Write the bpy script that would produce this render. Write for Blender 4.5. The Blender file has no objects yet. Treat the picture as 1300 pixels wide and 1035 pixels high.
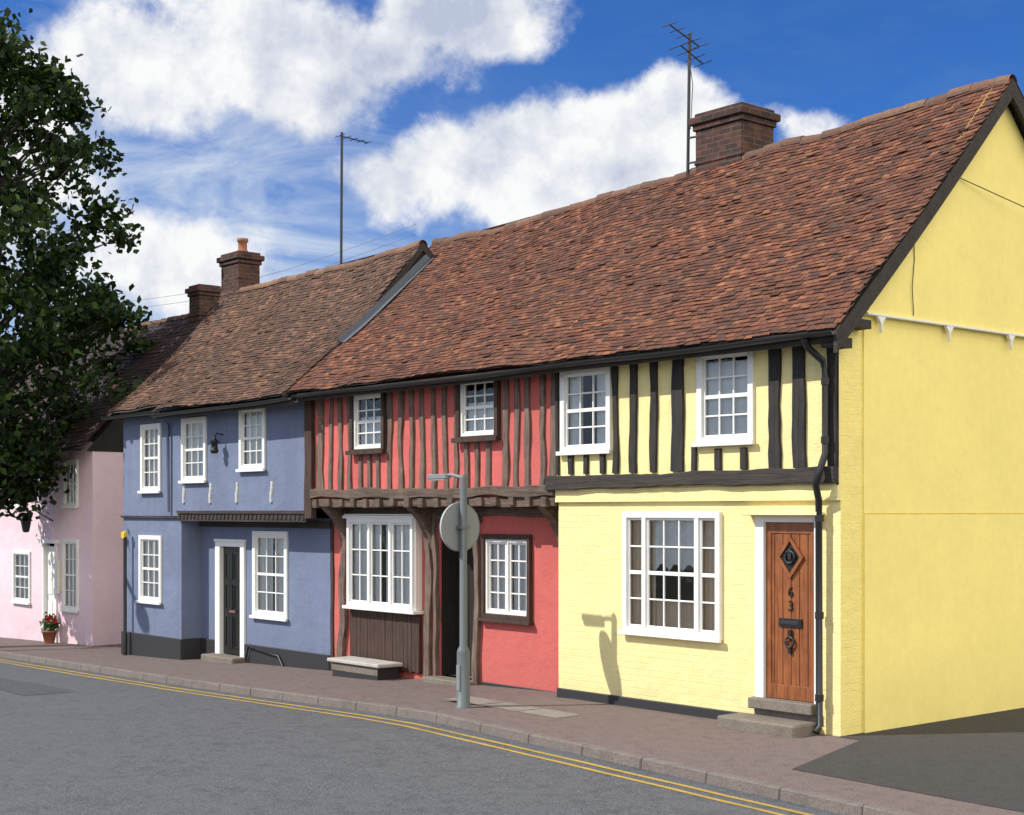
import bpy, math, random
from mathutils import Vector, noise
R=random.Random(7)
scene=bpy.context.scene
COL=scene.collection
WO={}
# ------------------------------------------------------------------ mesh builder
class MB:
    def __init__(s): s.v=[];s.f=[];s.m=[];s.mats=[];s.sm=[]
    def mi(s,mat):
        if mat not in s.mats: s.mats.append(mat)
        return s.mats.index(mat)
    def poly(s,pts,mat,smooth=False):
        b=len(s.v); s.v+= [tuple(p) for p in pts]
        s.f.append(tuple(range(b,b+len(pts)))); s.m.append(s.mi(mat)); s.sm.append(smooth)
    def mesh(s,vs,fs,mat,smooth=False):
        b=len(s.v); s.v+=[tuple(p) for p in vs]; k=s.mi(mat)
        for f in fs: s.f.append(tuple(b+i for i in f)); s.m.append(k); s.sm.append(smooth)
    def box(s,x0,x1,y0,y1,z0,z1,mat):
        vs=[(x0,y0,z0),(x1,y0,z0),(x1,y1,z0),(x0,y1,z0),(x0,y0,z1),(x1,y0,z1),(x1,y1,z1),(x0,y1,z1)]
        s.mesh(vs,[(0,3,2,1),(4,5,6,7),(0,1,5,4),(1,2,6,5),(2,3,7,6),(3,0,4,7)],mat)
    def tube(s,pts,rs,mat,n=10,caps=True,smooth=True):
        pts=[Vector(p) for p in pts]
        if not isinstance(rs,(list,tuple)): rs=[rs]*len(pts)
        vs=[];fs=[]
        for i,p in enumerate(pts):
            d=(pts[min(i+1,len(pts)-1)]-pts[max(i-1,0)]).normalized()
            a=Vector((0,0,1)) if abs(d.z)<.9 else Vector((1,0,0))
            u=d.cross(a).normalized(); w=d.cross(u).normalized()
            for k in range(n):
                t=2*math.pi*k/n
                vs.append(p+(u*math.cos(t)+w*math.sin(t))*rs[i])
        for i in range(len(pts)-1):
            for k in range(n):
                fs.append((i*n+k,i*n+(k+1)%n,(i+1)*n+(k+1)%n,(i+1)*n+k))
        s.mesh(vs,fs,mat,smooth)
        if caps:
            s.poly([vs[k] for k in range(n)],mat); s.poly([vs[(len(pts)-1)*n+k] for k in range(n)][::-1],mat)
    def lathe(s,c,prof,mat,n=16,smooth=True):
        vs=[];fs=[]
        for r,z in prof:
            for k in range(n):
                t=2*math.pi*k/n; vs.append((c[0]+r*math.cos(t),c[1]+r*math.sin(t),c[2]+z))
        for i in range(len(prof)-1):
            for k in range(n):
                fs.append((i*n+k,i*n+(k+1)%n,(i+1)*n+(k+1)%n,(i+1)*n+k))
        s.mesh(vs,fs,mat,smooth)
    def stud(s,xa,za,xb,zb,w,yf,yb,mat,jit=.01,seg=7):
        d=Vector((xb-xa,0,zb-za)); L=d.length; d.normalize(); n=Vector((d.z,0,-d.x))
        seg=max(seg,int(L/.16)); sd=R.random()*100; vs=[];fs=[]
        for i in range(seg+1):
            t=i/seg; c=Vector((xa,0,za))+d*L*t
            off=noise.noise(Vector((sd,t*L*1.6,0)))*jit*2
            ww=w*(1+noise.noise(Vector((sd+9,t*L*2.2,3)))*jit*14+noise.noise(Vector((sd+5,t*L*7,3)))*.15)/2
            yo=noise.noise(Vector((sd+3,t*L*2,7)))*jit*.8
            if i in(0,seg): off*=.3
            A=c+n*(off-ww); B=c+n*(off+ww)
            vs+=[(A.x,yb,A.z),(A.x,yf+yo+.006,A.z),(A.x+n.x*.006,yf+yo,A.z+n.z*.006),(B.x-n.x*.006,yf+yo,B.z-n.z*.006),(B.x,yf+yo+.006,B.z),(B.x,yb,B.z)]
        for i in range(seg):
            for k in range(5):
                fs.append((i*6+k,i*6+k+1,i*6+7+k,i*6+6+k))
        fs.append((0,5,4,3,2,1)); b=seg*6; fs.append((b,b+1,b+2,b+3,b+4,b+5))
        s.mesh(vs,fs,mat)
def thing(name,loc,label,category,group=None):
    o=bpy.data.objects.new(name,None); o.empty_display_size=.3; COL.objects.link(o); o.location=loc
    WO[o.name]=Vector(loc); o["label"]=label; o["category"]=category
    if group:o["group"]=group
    return o
def mk(mb,name,parent=None,label=None,category=None,kind=None,bevel=0,origin=None,group=None):
    xs=[v[0] for v in mb.v]; ys=[v[1] for v in mb.v]; zs=[v[2] for v in mb.v]
    o0=Vector(origin) if origin else Vector(((min(xs)+max(xs))/2,(min(ys)+max(ys))/2,min(zs)))
    me=bpy.data.meshes.new(name)
    me.from_pydata([(v[0]-o0.x,v[1]-o0.y,v[2]-o0.z) for v in mb.v],[],mb.f)
    for m in mb.mats: me.materials.append(m)
    me.polygons.foreach_set("material_index",mb.m); me.polygons.foreach_set("use_smooth",mb.sm); me.update()
    o=bpy.data.objects.new(name,me); COL.objects.link(o); WO[o.name]=o0
    if parent is not None:
        o.parent=parent; o.location=o0-WO[parent.name]
    else: o.location=o0
    if label:o["label"]=label
    if category:o["category"]=category
    if kind:o["kind"]=kind
    if group:o["group"]=group
    if bevel:
        b=o.modifiers.new("bevel",'BEVEL'); b.width=bevel; b.segments=1; b.limit_method='ANGLE'; b.angle_limit=.6
    return o
# ------------------------------------------------------------------ materials
def newmat(name):
    m=bpy.data.materials.new(name); m.use_nodes=True; nt=m.node_tree
    return m,nt,nt.nodes["Principled BSDF"]
def N(nt,t,**k):
    n=nt.nodes.new(t)
    for a,b in k.items(): setattr(n,a,b)
    return n
def LK(nt,a,b): nt.links.new(a,b)
def setin(nt,sock,v):
    if isinstance(v,bpy.types.NodeSocket): nt.links.new(v,sock)
    else: sock.default_value=v
def M(nt,op,a,b=None,c=None,clamp=False):
    n=nt.nodes.new("ShaderNodeMath"); n.operation=op; n.use_clamp=clamp
    setin(nt,n.inputs[0],a)
    if b is not None:setin(nt,n.inputs[1],b)
    if c is not None:setin(nt,n.inputs[2],c)
    return n.outputs[0]
def pos(nt,sx=1,sy=1,sz=1):
    g=N(nt,"ShaderNodeNewGeometry")
    if (sx,sy,sz)==(1,1,1): return g.outputs["Position"]
    m=N(nt,"ShaderNodeVectorMath",operation='MULTIPLY'); LK(nt,g.outputs["Position"],m.inputs[0]); m.inputs[1].default_value=(sx,sy,sz)
    return m.outputs[0]
def ns(nt,vec,scale,detail=3,rough=.55,dist=0):
    n=N(nt,"ShaderNodeTexNoise"); LK(nt,vec,n.inputs["Vector"]); n.inputs["Scale"].default_value=scale
    n.inputs["Detail"].default_value=detail; n.inputs["Roughness"].default_value=rough; n.inputs["Distortion"].default_value=dist
    return n.outputs["Fac"]
def MR(nt,v,a,b,c=0,d=1):
    n=N(nt,"ShaderNodeMapRange"); LK(nt,v,n.inputs[0])
    for i,x in enumerate((a,b,c,d)): n.inputs[i+1].default_value=x
    return n.outputs[0]
def MX(nt,f,a,b,mode='MIX'):
    n=N(nt,"ShaderNodeMix",data_type='RGBA',blend_type=mode)
    setin(nt,n.inputs[0],f)
    for i,x in ((6,a),(7,b)):
        if isinstance(x,tuple): n.inputs[i].default_value=(x[0],x[1],x[2],1)
        else: LK(nt,x,n.inputs[i])
    return n.outputs[2]
def bump(nt,h,strength,dist,prev=None):
    b=N(nt,"ShaderNodeBump"); b.inputs["Strength"].default_value=strength; b.inputs["Distance"].default_value=dist
    LK(nt,h,b.inputs["Height"])
    if prev is not None: LK(nt,prev,b.inputs["Normal"])
    return b.outputs[0]
def mul(c,k): return tuple(min(1,x*k) for x in c)
def plaster(name,col,var=.14,bmp=.5,brick=False,dirt=.35,axis='x'):
    m,nt,p=newmat(name); P=pos(nt)
    n1=ns(nt,P,.9,5)
    c=MX(nt,MR(nt,n1,.3,.7),mul(col,1-var),mul(col,1+var*.6))
    c=MX(nt,MR(nt,ns(nt,P,9,4,.65),.35,.75,0,.3),c,mul(col,.78))
    st=MR(nt,ns(nt,pos(nt,7,7,.5),1,3),.52,.8,0,dirt)
    c=MX(nt,st,c,tuple(x*.6+.015 for x in col))
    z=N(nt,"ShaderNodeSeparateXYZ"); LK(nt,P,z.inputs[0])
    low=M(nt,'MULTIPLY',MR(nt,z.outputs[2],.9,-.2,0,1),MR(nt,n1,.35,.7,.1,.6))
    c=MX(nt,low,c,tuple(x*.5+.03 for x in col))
    nz=M(nt,'ADD',M(nt,'MULTIPLY',ns(nt,P,3,2),3),ns(nt,P,30,3,.7))
    nrm=bump(nt,nz,bmp,.018)
    if brick:
        cv=N(nt,"ShaderNodeCombineXYZ"); LK(nt,z.outputs[0 if axis=='x' else 1],cv.inputs[0]); LK(nt,z.outputs[2],cv.inputs[1])
        b=N(nt,"ShaderNodeTexBrick"); LK(nt,cv.outputs[0],b.inputs["Vector"]); b.inputs["Scale"].default_value=1
        b.inputs["Brick Width"].default_value=.225; b.inputs["Row Height"].default_value=.075
        b.inputs["Mortar Size"].default_value=.007; b.inputs["Mortar Smooth"].default_value=.9
        vis=MR(nt,n1,.35,.6,.1,.9)
        hh=M(nt,'MULTIPLY',M(nt,'SUBTRACT',1,b.outputs["Fac"]),vis)
        nrm=bump(nt,hh,.4,.008,nrm)
        c=MX(nt,M(nt,'MULTIPLY',b.outputs["Fac"],.03),c,mul(col,.5))
    LK(nt,c,p.inputs["Base Color"]); LK(nt,nrm,p.inputs["Normal"]); p.inputs["Roughness"].default_value=.85
    return m
def timber(name,a,b,bmp=.8,rough=.8,vert=True):
    m,nt,p=newmat(name)
    g=pos(nt,28,28,1.8) if vert else pos(nt,1.8,28,28)
    f=ns(nt,g,1,4,.7,.6)
    c=MX(nt,MR(nt,f,.35,.68),a,b)
    c=MX(nt,MR(nt,ns(nt,pos(nt),5,3),.4,.8,0,.5),c,mul(b,1.3))
    LK(nt,c,p.inputs["Base Color"]); LK(nt,bump(nt,f,bmp,.015),p.inputs["Normal"]); p.inputs["Roughness"].default_value=rough
    return m
def paint(name,col,rough=.45,dirt=.2,metal=0):
    m,nt,p=newmat(name); P=pos(nt)
    c=MX(nt,MR(nt,ns(nt,P,14,4,.65),.45,.8,0,dirt),col,tuple(x*.55+.01 for x in col))
    LK(nt,c,p.inputs["Base Color"])
    p.inputs["Roughness"].default_value=rough; p.inputs["Metallic"].default_value=metal
    return m
def tilemat(name,cols,dark):
    m,nt,p=newmat(name); g=N(nt,"ShaderNodeNewGeometry"); P=g.outputs["Position"]
    r=N(nt,"ShaderNodeValToRGB"); LK(nt,g.outputs["Random Per Island"],r.inputs[0])
    e=r.color_ramp.elements
    while len(e)<len(cols): e.new(.5)
    for i,(t,c) in enumerate(cols): e[i].position=t; e[i].color=(c[0],c[1],c[2],1)
    c=MX(nt,MR(nt,ns(nt,P,.9,4),.33,.68,0,.6),r.outputs[0],dark)
    fine=ns(nt,P,26,4,.72)
    c=MX(nt,MR(nt,fine,.43,.75,0,.8),c,mul(dark,.5))
    c=MX(nt,MR(nt,fine,.3,.38,.5,0),c,(.25,.17,.09))
    LK(nt,c,p.inputs["Base Color"]); LK(nt,bump(nt,fine,.6,.012),p.inputs["Normal"]); p.inputs["Roughness"].default_value=.85
    return m
def brickmat(name):
    m,nt,p=newmat(name); P=pos(nt); z=N(nt,"ShaderNodeSeparateXYZ"); LK(nt,P,z.inputs[0])
    cv=N(nt,"ShaderNodeCombineXYZ"); LK(nt,M(nt,'ADD',z.outputs[0],z.outputs[1]),cv.inputs[0]); LK(nt,z.outputs[2],cv.inputs[1])
    b=N(nt,"ShaderNodeTexBrick"); LK(nt,cv.outputs[0],b.inputs["Vector"]); b.inputs["Scale"].default_value=1
    b.inputs["Brick Width"].default_value=.225; b.inputs["Row Height"].default_value=.075; b.inputs["Mortar Size"].default_value=.009
    b.inputs["Color1"].default_value=(.12,.038,.026,1); b.inputs["Color2"].default_value=(.035,.016,.013,1); b.inputs["Mortar"].default_value=(.10,.08,.065,1)
    c=MX(nt,MR(nt,ns(nt,P,6,4,.7),.4,.75,0,.8),b.outputs["Color"],(.02,.015,.013))
    nrm=bump(nt,M(nt,'SUBTRACT',1,b.outputs["Fac"]),.9,.012); nrm=bump(nt,ns(nt,P,40,3),.5,.01,nrm)
    LK(nt,c,p.inputs["Base Color"]); LK(nt,nrm,p.inputs["Normal"]); p.inputs["Roughness"].default_value=.9
    return m
def groundmat(name,a,b,c3,scale=160,bmp=.6,patch=.5):
    m,nt,p=newmat(name); P=pos(nt); f=ns(nt,P,scale,2,.8)
    c=MX(nt,MR(nt,f,.38,.66),a,b)
    c=MX(nt,MR(nt,ns(nt,P,.8,4,.6),.42,.7,0,patch),c,c3)
    c=MX(nt,MR(nt,ns(nt,P,6,5,.7),.48,.78,0,.6),c,mul(a,.5))
    LK(nt,c,p.inputs["Base Color"]); LK(nt,bump(nt,f,bmp,.012),p.inputs["Normal"]); p.inputs["Roughness"].default_value=.9
    return m
def glassmat():
    m=bpy.data.materials.new("window_glass"); m.use_nodes=True; nt=m.node_tree; nt.nodes.clear()
    out=N(nt,"ShaderNodeOutputMaterial"); mx=N(nt,"ShaderNodeMixShader"); t=N(nt,"ShaderNodeBsdfTransparent"); g=N(nt,"ShaderNodeBsdfGlossy")
    g.inputs["Roughness"].default_value=.03; t.inputs[0].default_value=(.93,.95,.95,1)
    fr=N(nt,"ShaderNodeFresnel"); fr.inputs[0].default_value=1.5
    f=M(nt,'ADD',M(nt,'MULTIPLY',fr.outputs[0],1.1),.02,clamp=True)
    nb=bump(nt,ns(nt,pos(nt),5,1),.5,.02); LK(nt,nb,g.inputs["Normal"])
    LK(nt,f,mx.inputs[0]); LK(nt,t.outputs[0],mx.inputs[1]); LK(nt,g.outputs[0],mx.inputs[2]); LK(nt,mx.outputs[0],out.inputs[0])
    return m
YEL=(.87,.745,.345)
m_yel_b=plaster("painted_brick_yellow",YEL,brick=True,dirt=.2,var=.08)
m_yel_side=plaster("painted_brick_yellow_lightened",(.95,.80,.27),brick=True,axis='y',dirt=.1,var=.06)  # front yellow lightened, brightness put into the colour of the sunless side
m_yel=plaster("plaster_yellow",YEL,dirt=.25,var=.1)
m_gab=plaster("smooth_render_yellow_lightened",(.97,.82,.27),var=.05,bmp=.18,dirt=.08)  # gable yellow raised to make up for the sun it misses
m_red=plaster("plaster_red",(.585,.125,.108),var=.2,dirt=.35)
m_blue=plaster("plaster_blue",(.16,.195,.30),var=.18,dirt=.45)
m_pink=plaster("plaster_pink",(.88,.66,.71),dirt=.12,var=.08)
m_white_wall=plaster("plaster_white",(.7,.68,.64),dirt=.3)
m_back=plaster("rear_render",(.4,.36,.3))
m_black=timber("black_timber",(.010,.009,.008),(.035,.03,.027))
m_blackH=timber("black_timber_beam",(.016,.013,.011),(.048,.038,.032),vert=False)
m_brown=timber("weathered_oak",(.055,.036,.028),(.20,.14,.105))
m_brownH=timber("weathered_oak_beam",(.045,.03,.023),(.16,.11,.08),vert=False)
m_dbrown=timber("dark_stained_boards",(.025,.013,.009),(.072,.038,.025))
m_vdark=timber("near_black_boards",(.008,.006,.005),(.02,.015,.012))  # near-black, for the recessed door and the gable triangles
m_door=timber("varnished_wood",(.14,.042,.014),(.31,.105,.032),bmp=.25,rough=.4)
m_doorblk=paint("black_gloss_paint",(.012,.013,.013),.25,.1)
m_white=paint("white_paint",(.8,.8,.77),.45,.18)
m_relief=paint("aged_limewash",(.52,.52,.50),.7,.5)
m_plinth=paint("black_plinth_paint",(.022,.022,.024),.6,.5)
m_iron=paint("black_iron",(.015,.015,.016),.4,.2)
m_grey=paint("galvanised_grey",(.20,.22,.23),.55,.04,.0)
m_rim=paint("light_grey_rim",(.42,.44,.45),.5,.1)
m_greyd=paint("grey_paint",(.11,.13,.14),.5,.3)
m_metal=paint("antenna_metal",(.04,.04,.045),.5,.4,.4)
m_lead=paint("lead_flashing",(.075,.09,.12),.6,.7)
m_stone=groundmat("stone",(.15,.125,.10),(.23,.20,.165),(.12,.10,.08),60,.5)
m_seat=groundmat("pale_slab",(.42,.40,.36),(.52,.49,.44),(.32,.30,.27),60,.4)
m_dark=paint("dark_backing",(.03,.024,.02),.9,.1)  # room darkness painted on boxes behind windows; also backs the roof tiles
m_yellowline=groundmat("yellow_road_paint",(.38,.25,.04),(.52,.35,.06),(.28,.2,.06),60,.5,.7)
m_yelcap=paint("yellow_cap",(.75,.5,.03),.5,.1)
m_terra=paint("terracotta",(.3,.11,.06),.8,.3)
m_cur=paint("net_curtain",(.88,.88,.86),.9,.05)
m_curb=paint("beige_curtain",(.82,.64,.46),.9,.05)
m_glass=glassmat()
m_brick=brickmat("chimney_brick")
m_tileR=tilemat("clay_tiles_red",[(0,(.05,.024,.017)),(.2,(.11,.038,.021)),(.5,(.172,.056,.027)),(.8,(.235,.08,.036)),(.94,(.35,.14,.062)),(1,(.07,.04,.033))],(.085,.039,.024))
m_tileB=tilemat("clay_tiles_brown",[(0,(.05,.028,.02)),(.25,(.09,.042,.026)),(.5,(.13,.06,.034)),(.8,(.17,.08,.043)),(.95,(.27,.14,.075)),(1,(.075,.042,.034))],(.072,.042,.028))
m_tileD=tilemat("clay_tiles_dark",[(0,(.02,.012,.01)),(.3,(.035,.017,.013)),(.6,(.05,.022,.016)),(.9,(.075,.032,.022)),(.97,(.10,.045,.03)),(1,(.03,.017,.014))],(.028,.018,.015))
m_ridge=tilemat("ridge_tiles",[(0,(.12,.06,.04)),(.3,(.17,.08,.05)),(.6,(.21,.10,.06)),(.85,(.26,.14,.09)),(.95,(.3,.17,.1)),(1,(.2,.12,.09))],(.11,.07,.05))
m_road=groundmat("asphalt",(.042,.045,.052),(.155,.16,.172),(.10,.104,.114),55,.9,.6)
m_pave=groundmat("pavement_asphalt",(.09,.066,.06),(.24,.18,.165),(.155,.12,.11),60,.8)
m_lane=groundmat("lane_asphalt",(.025,.023,.023),(.065,.06,.058),(.04,.037,.037),60,.7)
m_kerb=groundmat("kerb_stone",(.13,.105,.09),(.22,.19,.17),(.11,.09,.08),60,.4)
m_slab=groundmat("concrete_slab",(.20,.17,.15),(.28,.25,.22),(.16,.14,.12),60,.4)
m_patch=groundmat("asphalt_repair",(.036,.038,.043),(.11,.115,.125),(.07,.073,.08),55,.9,.6)
m_grass=groundmat("rough_ground",(.05,.06,.03),(.09,.09,.05),(.08,.07,.05),20)
# ------------------------------------------------------------------ ground
def gz(x): return 0.0 if x>-4 else max(-.03*(-4-x),-.8)
def interp(T,x):
    if x<=T[0][0]: return T[0][1]
    for (a,b),(c,d) in zip(T,T[1:]):
        if x<=c: return b+(d-b)*(x-a)/(c-a)
    return T[-1][1]
KT=[(-60,3.5),(-45,1.6),(-30,-.35),(-24,-.9),(-19,-1.32),(-14,-1.66),(-10,-1.9),(-5,-2.06),(-1.4,-2.4),(2,-2.75),(8,-3.4),(30,-6)]
def ky(x): return interp(KT,x)
XS=[-60+.5*i for i in range(0,181)]
def strip(name,y0,y1,zf,mat,x0=-60,x1=30,ny=1,label=None):
    mb=MB(); xs=[x for x in XS if x0<=x<=x1]; vs=[];fs=[]
    for x in xs:
        for j in range(ny+1):
            y=y0(x)+(y1(x)-y0(x))*j/ny; vs.append((x,y,zf(x,y)))
    k=ny+1
    for i in range(len(xs)-1):
        for j in range(ny): fs.append((i*k+j,(i+1)*k+j,(i+1)*k+j+1,i*k+j+1))
    mb.mesh(vs,fs,mat,True)
    return mk(mb,name,kind="structure",label=label)
mb=MB()
gx=[-500,-60,-31,-4,30,500]
for a,b in zip(gx,gx[1:]):
    mb.poly([(a,-500,gz(a)-.22),(b,-500,gz(b)-.22),(b,500,gz(b)-.22),(a,500,gz(a)-.22)],m_grass)
mk(mb,"ground",kind="structure")
strip("road",lambda x:ky(x)-7.2,lambda x:ky(x),lambda x,y:gz(x)-.095,m_road,ny=2)
strip("road_repair",lambda x:ky(x)-2.25+.03*math.sin(x*3),lambda x:ky(x)-1.5+.03*math.sin(x*2+1),lambda x,y:gz(x)-.091,m_patch,x0=-30,x1=-11)
strip("pavement",lambda x:ky(x)+.11,lambda x:max(ky(x)+2,2.2),lambda x,y:gz(x),m_pave,ny=2)
strip("opposite_pavement",lambda x:ky(x)-10.5,lambda x:ky(x)-7.2,lambda x,y:gz(x)+.01,m_pave)
mb=MB(); x=-58
while x<28:
    L=.9; g=.004; j=R.uniform(-.006,.006); xa,xb=x+g,x+L; hz=R.uniform(0,.006)
    def q(xx,o,z): return (xx,ky(xx)+o,gz(xx)+z)
    vs=[q(xa,j,-.16),q(xb,j,-.16),q(xb,.11,-.16),q(xa,.11,-.16),q(xa,j+.015,hz+.003),q(xb,j+.015,hz+.003),q(xb,.11,hz+.003),q(xa,.11,hz+.003)]
    mb.mesh(vs,[(4,5,6,7),(0,1,5,4),(1,2,6,5),(3,0,4,7)],m_kerb); x+=L
mk(mb,"kerb",kind="structure",bevel=.012)
for o in (.22,.40):
    strip("yellow_line",lambda x:ky(x)-o-.06+.006*math.sin(x*5),lambda x:ky(x)-o+.006*math.sin(x*4.3),lambda x,y:gz(x)-.091,m_yellowline,x0=-55,x1=12)
mb=MB(); mb.poly([(.28,-.05,.004),(.9,-1.9,.004),(20,-3.0,.004),(20,30,.004),(.0,30,.004),(.0,-.05,.004)],m_lane); mk(mb,"side_lane",kind="structure")
mb=MB()
for i in range(3): mb.poly([(-5.0+i*.72,-1.25-i*.03,.004),(-4.31+i*.72,-1.28-i*.03,.004),(-4.31+i*.72,-.87-i*.03,.004),(-5.0+i*.72,-.85-i*.03,.004)],m_slab)
mk(mb,"pavement_slab",kind="structure")
# ------------------------------------------------------------------ house helpers
def wall(mb,y,x0,x1,z0,z1,ops,mat,th=.14):
    xs=sorted({x0,x1}|{v for o in ops for v in (o[0],o[1])}); zs=sorted({z0,z1}|{v for o in ops for v in (o[2],o[3])})
    for a,b in zip(xs,xs[1:]):
        for c,d in zip(zs,zs[1:]):
            mx,mz=(a+b)/2,(c+d)/2
            if any(o[0]<mx<o[1] and o[2]<mz<o[3] for o in ops): continue
            mb.poly([(a,y,c),(b,y,c),(b,y,d),(a,y,d)],mat)
    for (a,b,c,d) in ops:
        e=y+th
        mb.poly([(a,y,c),(a,e,c),(a,e,d),(a,y,d)],mat); mb.poly([(b,e,c),(b,y,c),(b,y,d),(b,e,d)],mat)
        mb.poly([(a,e,c),(a,y,c),(b,y,c),(b,e,c)],mat); mb.poly([(a,y,d),(a,e,d),(b,e,d),(b,y,d)],mat)
        g=y+.9; k=.05
        mb.poly([(a-k,g,c-k),(b+k,g,c-k),(b+k,g,d+k),(a-k,g,d+k)],m_dark)
        mb.poly([(a-k,e,c-k),(a-k,g,c-k),(a-k,g,d+k),(a-k,e,d+k)],m_dark); mb.poly([(b+k,g,c-k),(b+k,e,c-k),(b+k,e,d+k),(b+k,g,d+k)],m_dark)
        mb.poly([(a-k,e,c-k),(b+k,e,c-k),(b+k,g,c-k),(a-k,g,c-k)],m_dark); mb.poly([(a-k,g,d+k),(b+k,g,d+k),(b+k,e,d+k),(a-k,e,d+k)],m_dark)
def window(parent,x0,x1,z0,z1,y,lights=((1,3),),rows=4,meet=True,fr=.075,proud=.035,sill=True,cur="net",mat=None,label=None,head=False):
    mat=mat or m_white; mb=MB(); yf=y-proud; yb=y+.05
    mb.box(x0,x0+fr,yf,yb,z0,z1,mat); mb.box(x1-fr,x1,yf,yb,z0,z1,mat)
    mb.box(x0+fr,x1-fr,yf+.002,yb,z1-fr,z1,mat); mb.box(x0+fr,x1-fr,yf+.002,yb,z0,z0+fr,mat)
    if sill: mb.box(x0-.03,x1+.03,yf-.04,yf-.001,z0-.025,z0+.025,mat)
    tot=sum(l[0] for l in lights); W=x1-x0-2*fr; mull=.06; W2=W-mull*(len(lights)-1); X=x0+fr; za,zb=z0+fr,z1-fr
    ys=yf+.03; bar=.02
    for i,(w,c) in enumerate(lights):
        a=X; b=X+W2*w/tot
        s=.028
        mb.box(a,a+s,ys,ys+.035,za,zb,mat); mb.box(b-s,b,ys,ys+.035,za,zb,mat)
        mb.box(a+s,b-s,ys+.001,ys+.035,za,za+s,mat); mb.box(a+s,b-s,ys+.001,ys+.035,zb-s,zb,mat)
        for k in range(1,c):
            xx=a+s+(b-a-2*s)*k/c; mb.box(xx-bar/2,xx+bar/2,ys+.006,ys+.034,za+s,zb-s,mat)
        for k in range(1,rows):
            zz=za+s+(zb-za-2*s)*k/rows; h=.045 if (meet and k==rows//2) else bar
            mb.box(a+s,b-s,ys+(.0035 if h>.03 else .009),ys+.033,zz-h/2,zz+h/2,mat)
        X=b
        if i<len(lights)-1:
            mb.box(X,X+mull,yf+.004,yb,za,zb,mat); X+=mull
    w=mk(mb,"window",parent,label=label,bevel=.003)
    g=MB(); g.poly([(x0+fr,ys+.022,za),(x1-fr,ys+.022,za),(x1-fr,ys+.022,zb),(x0+fr,ys+.022,zb)],m_glass); mk(g,"glass_pane",w)
    def curtain(xa,xb,z_a,z_b,yy,mt,amp=.005,fold=.07,scal=0):
        c=MB(); n=max(4,int((xb-xa)/.012)); vs=[];fs=[]; ph=R.random()*6
        for i in range(n+1):
            xx=xa+(xb-xa)*i/n; o=math.sin(xx/fold*6.28+ph)*amp+math.sin(xx/fold*2.1+ph)*amp*.9
            vs+= [(xx,yy+o*1.2,z_a+scal*abs(math.sin((xx-xa)/(xb-xa)*3*math.pi))),(xx,yy+o,z_b)]
        for i in range(n): fs.append((2*i,2*i+2,2*i+3,2*i+1))
        c.mesh(vs,fs,mt,True); mk(c,"curtain",w)
    a,b=x0+fr,x1-fr; yy=yb+.014; h=zb-za
    if cur=="net": 
        m=(a+b)/2; g=(b-a)*R.uniform(0,.06)
        curtain(a,m-g,za,zb,yy,m_cur,.005,.09); curtain(m+g,b,za,zb,yy,m_cur,.005,.08)
    elif cur=="half": curtain(a,b,za,za+h*.6,yy,m_cur); 
    elif cur=="blind": curtain(a,b,za,za+h*.93,yy-.003,m_cur,.002,.5)
    elif cur=="sides":
        curtain(a,a+(b-a)*.32,za,zb,yy,m_cur); curtain(b-(b-a)*.34,b,za,zb,yy,m_cur)
    elif cur=="beige":
        curtain(a,a+(b-a)*.27,za,zb,yy,m_curb,.006); curtain(b-(b-a)*.27,b,za,zb,yy,m_curb,.006)
        curtain(a+(b-a)*.27,b-(b-a)*.27,za+h*.52,zb,yy,m_cur,.005,.07,.08)
        curtain(a+(b-a)*.27,b-(b-a)*.27,za,za+h*.26,yy+.01,m_curb)
    return w
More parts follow.
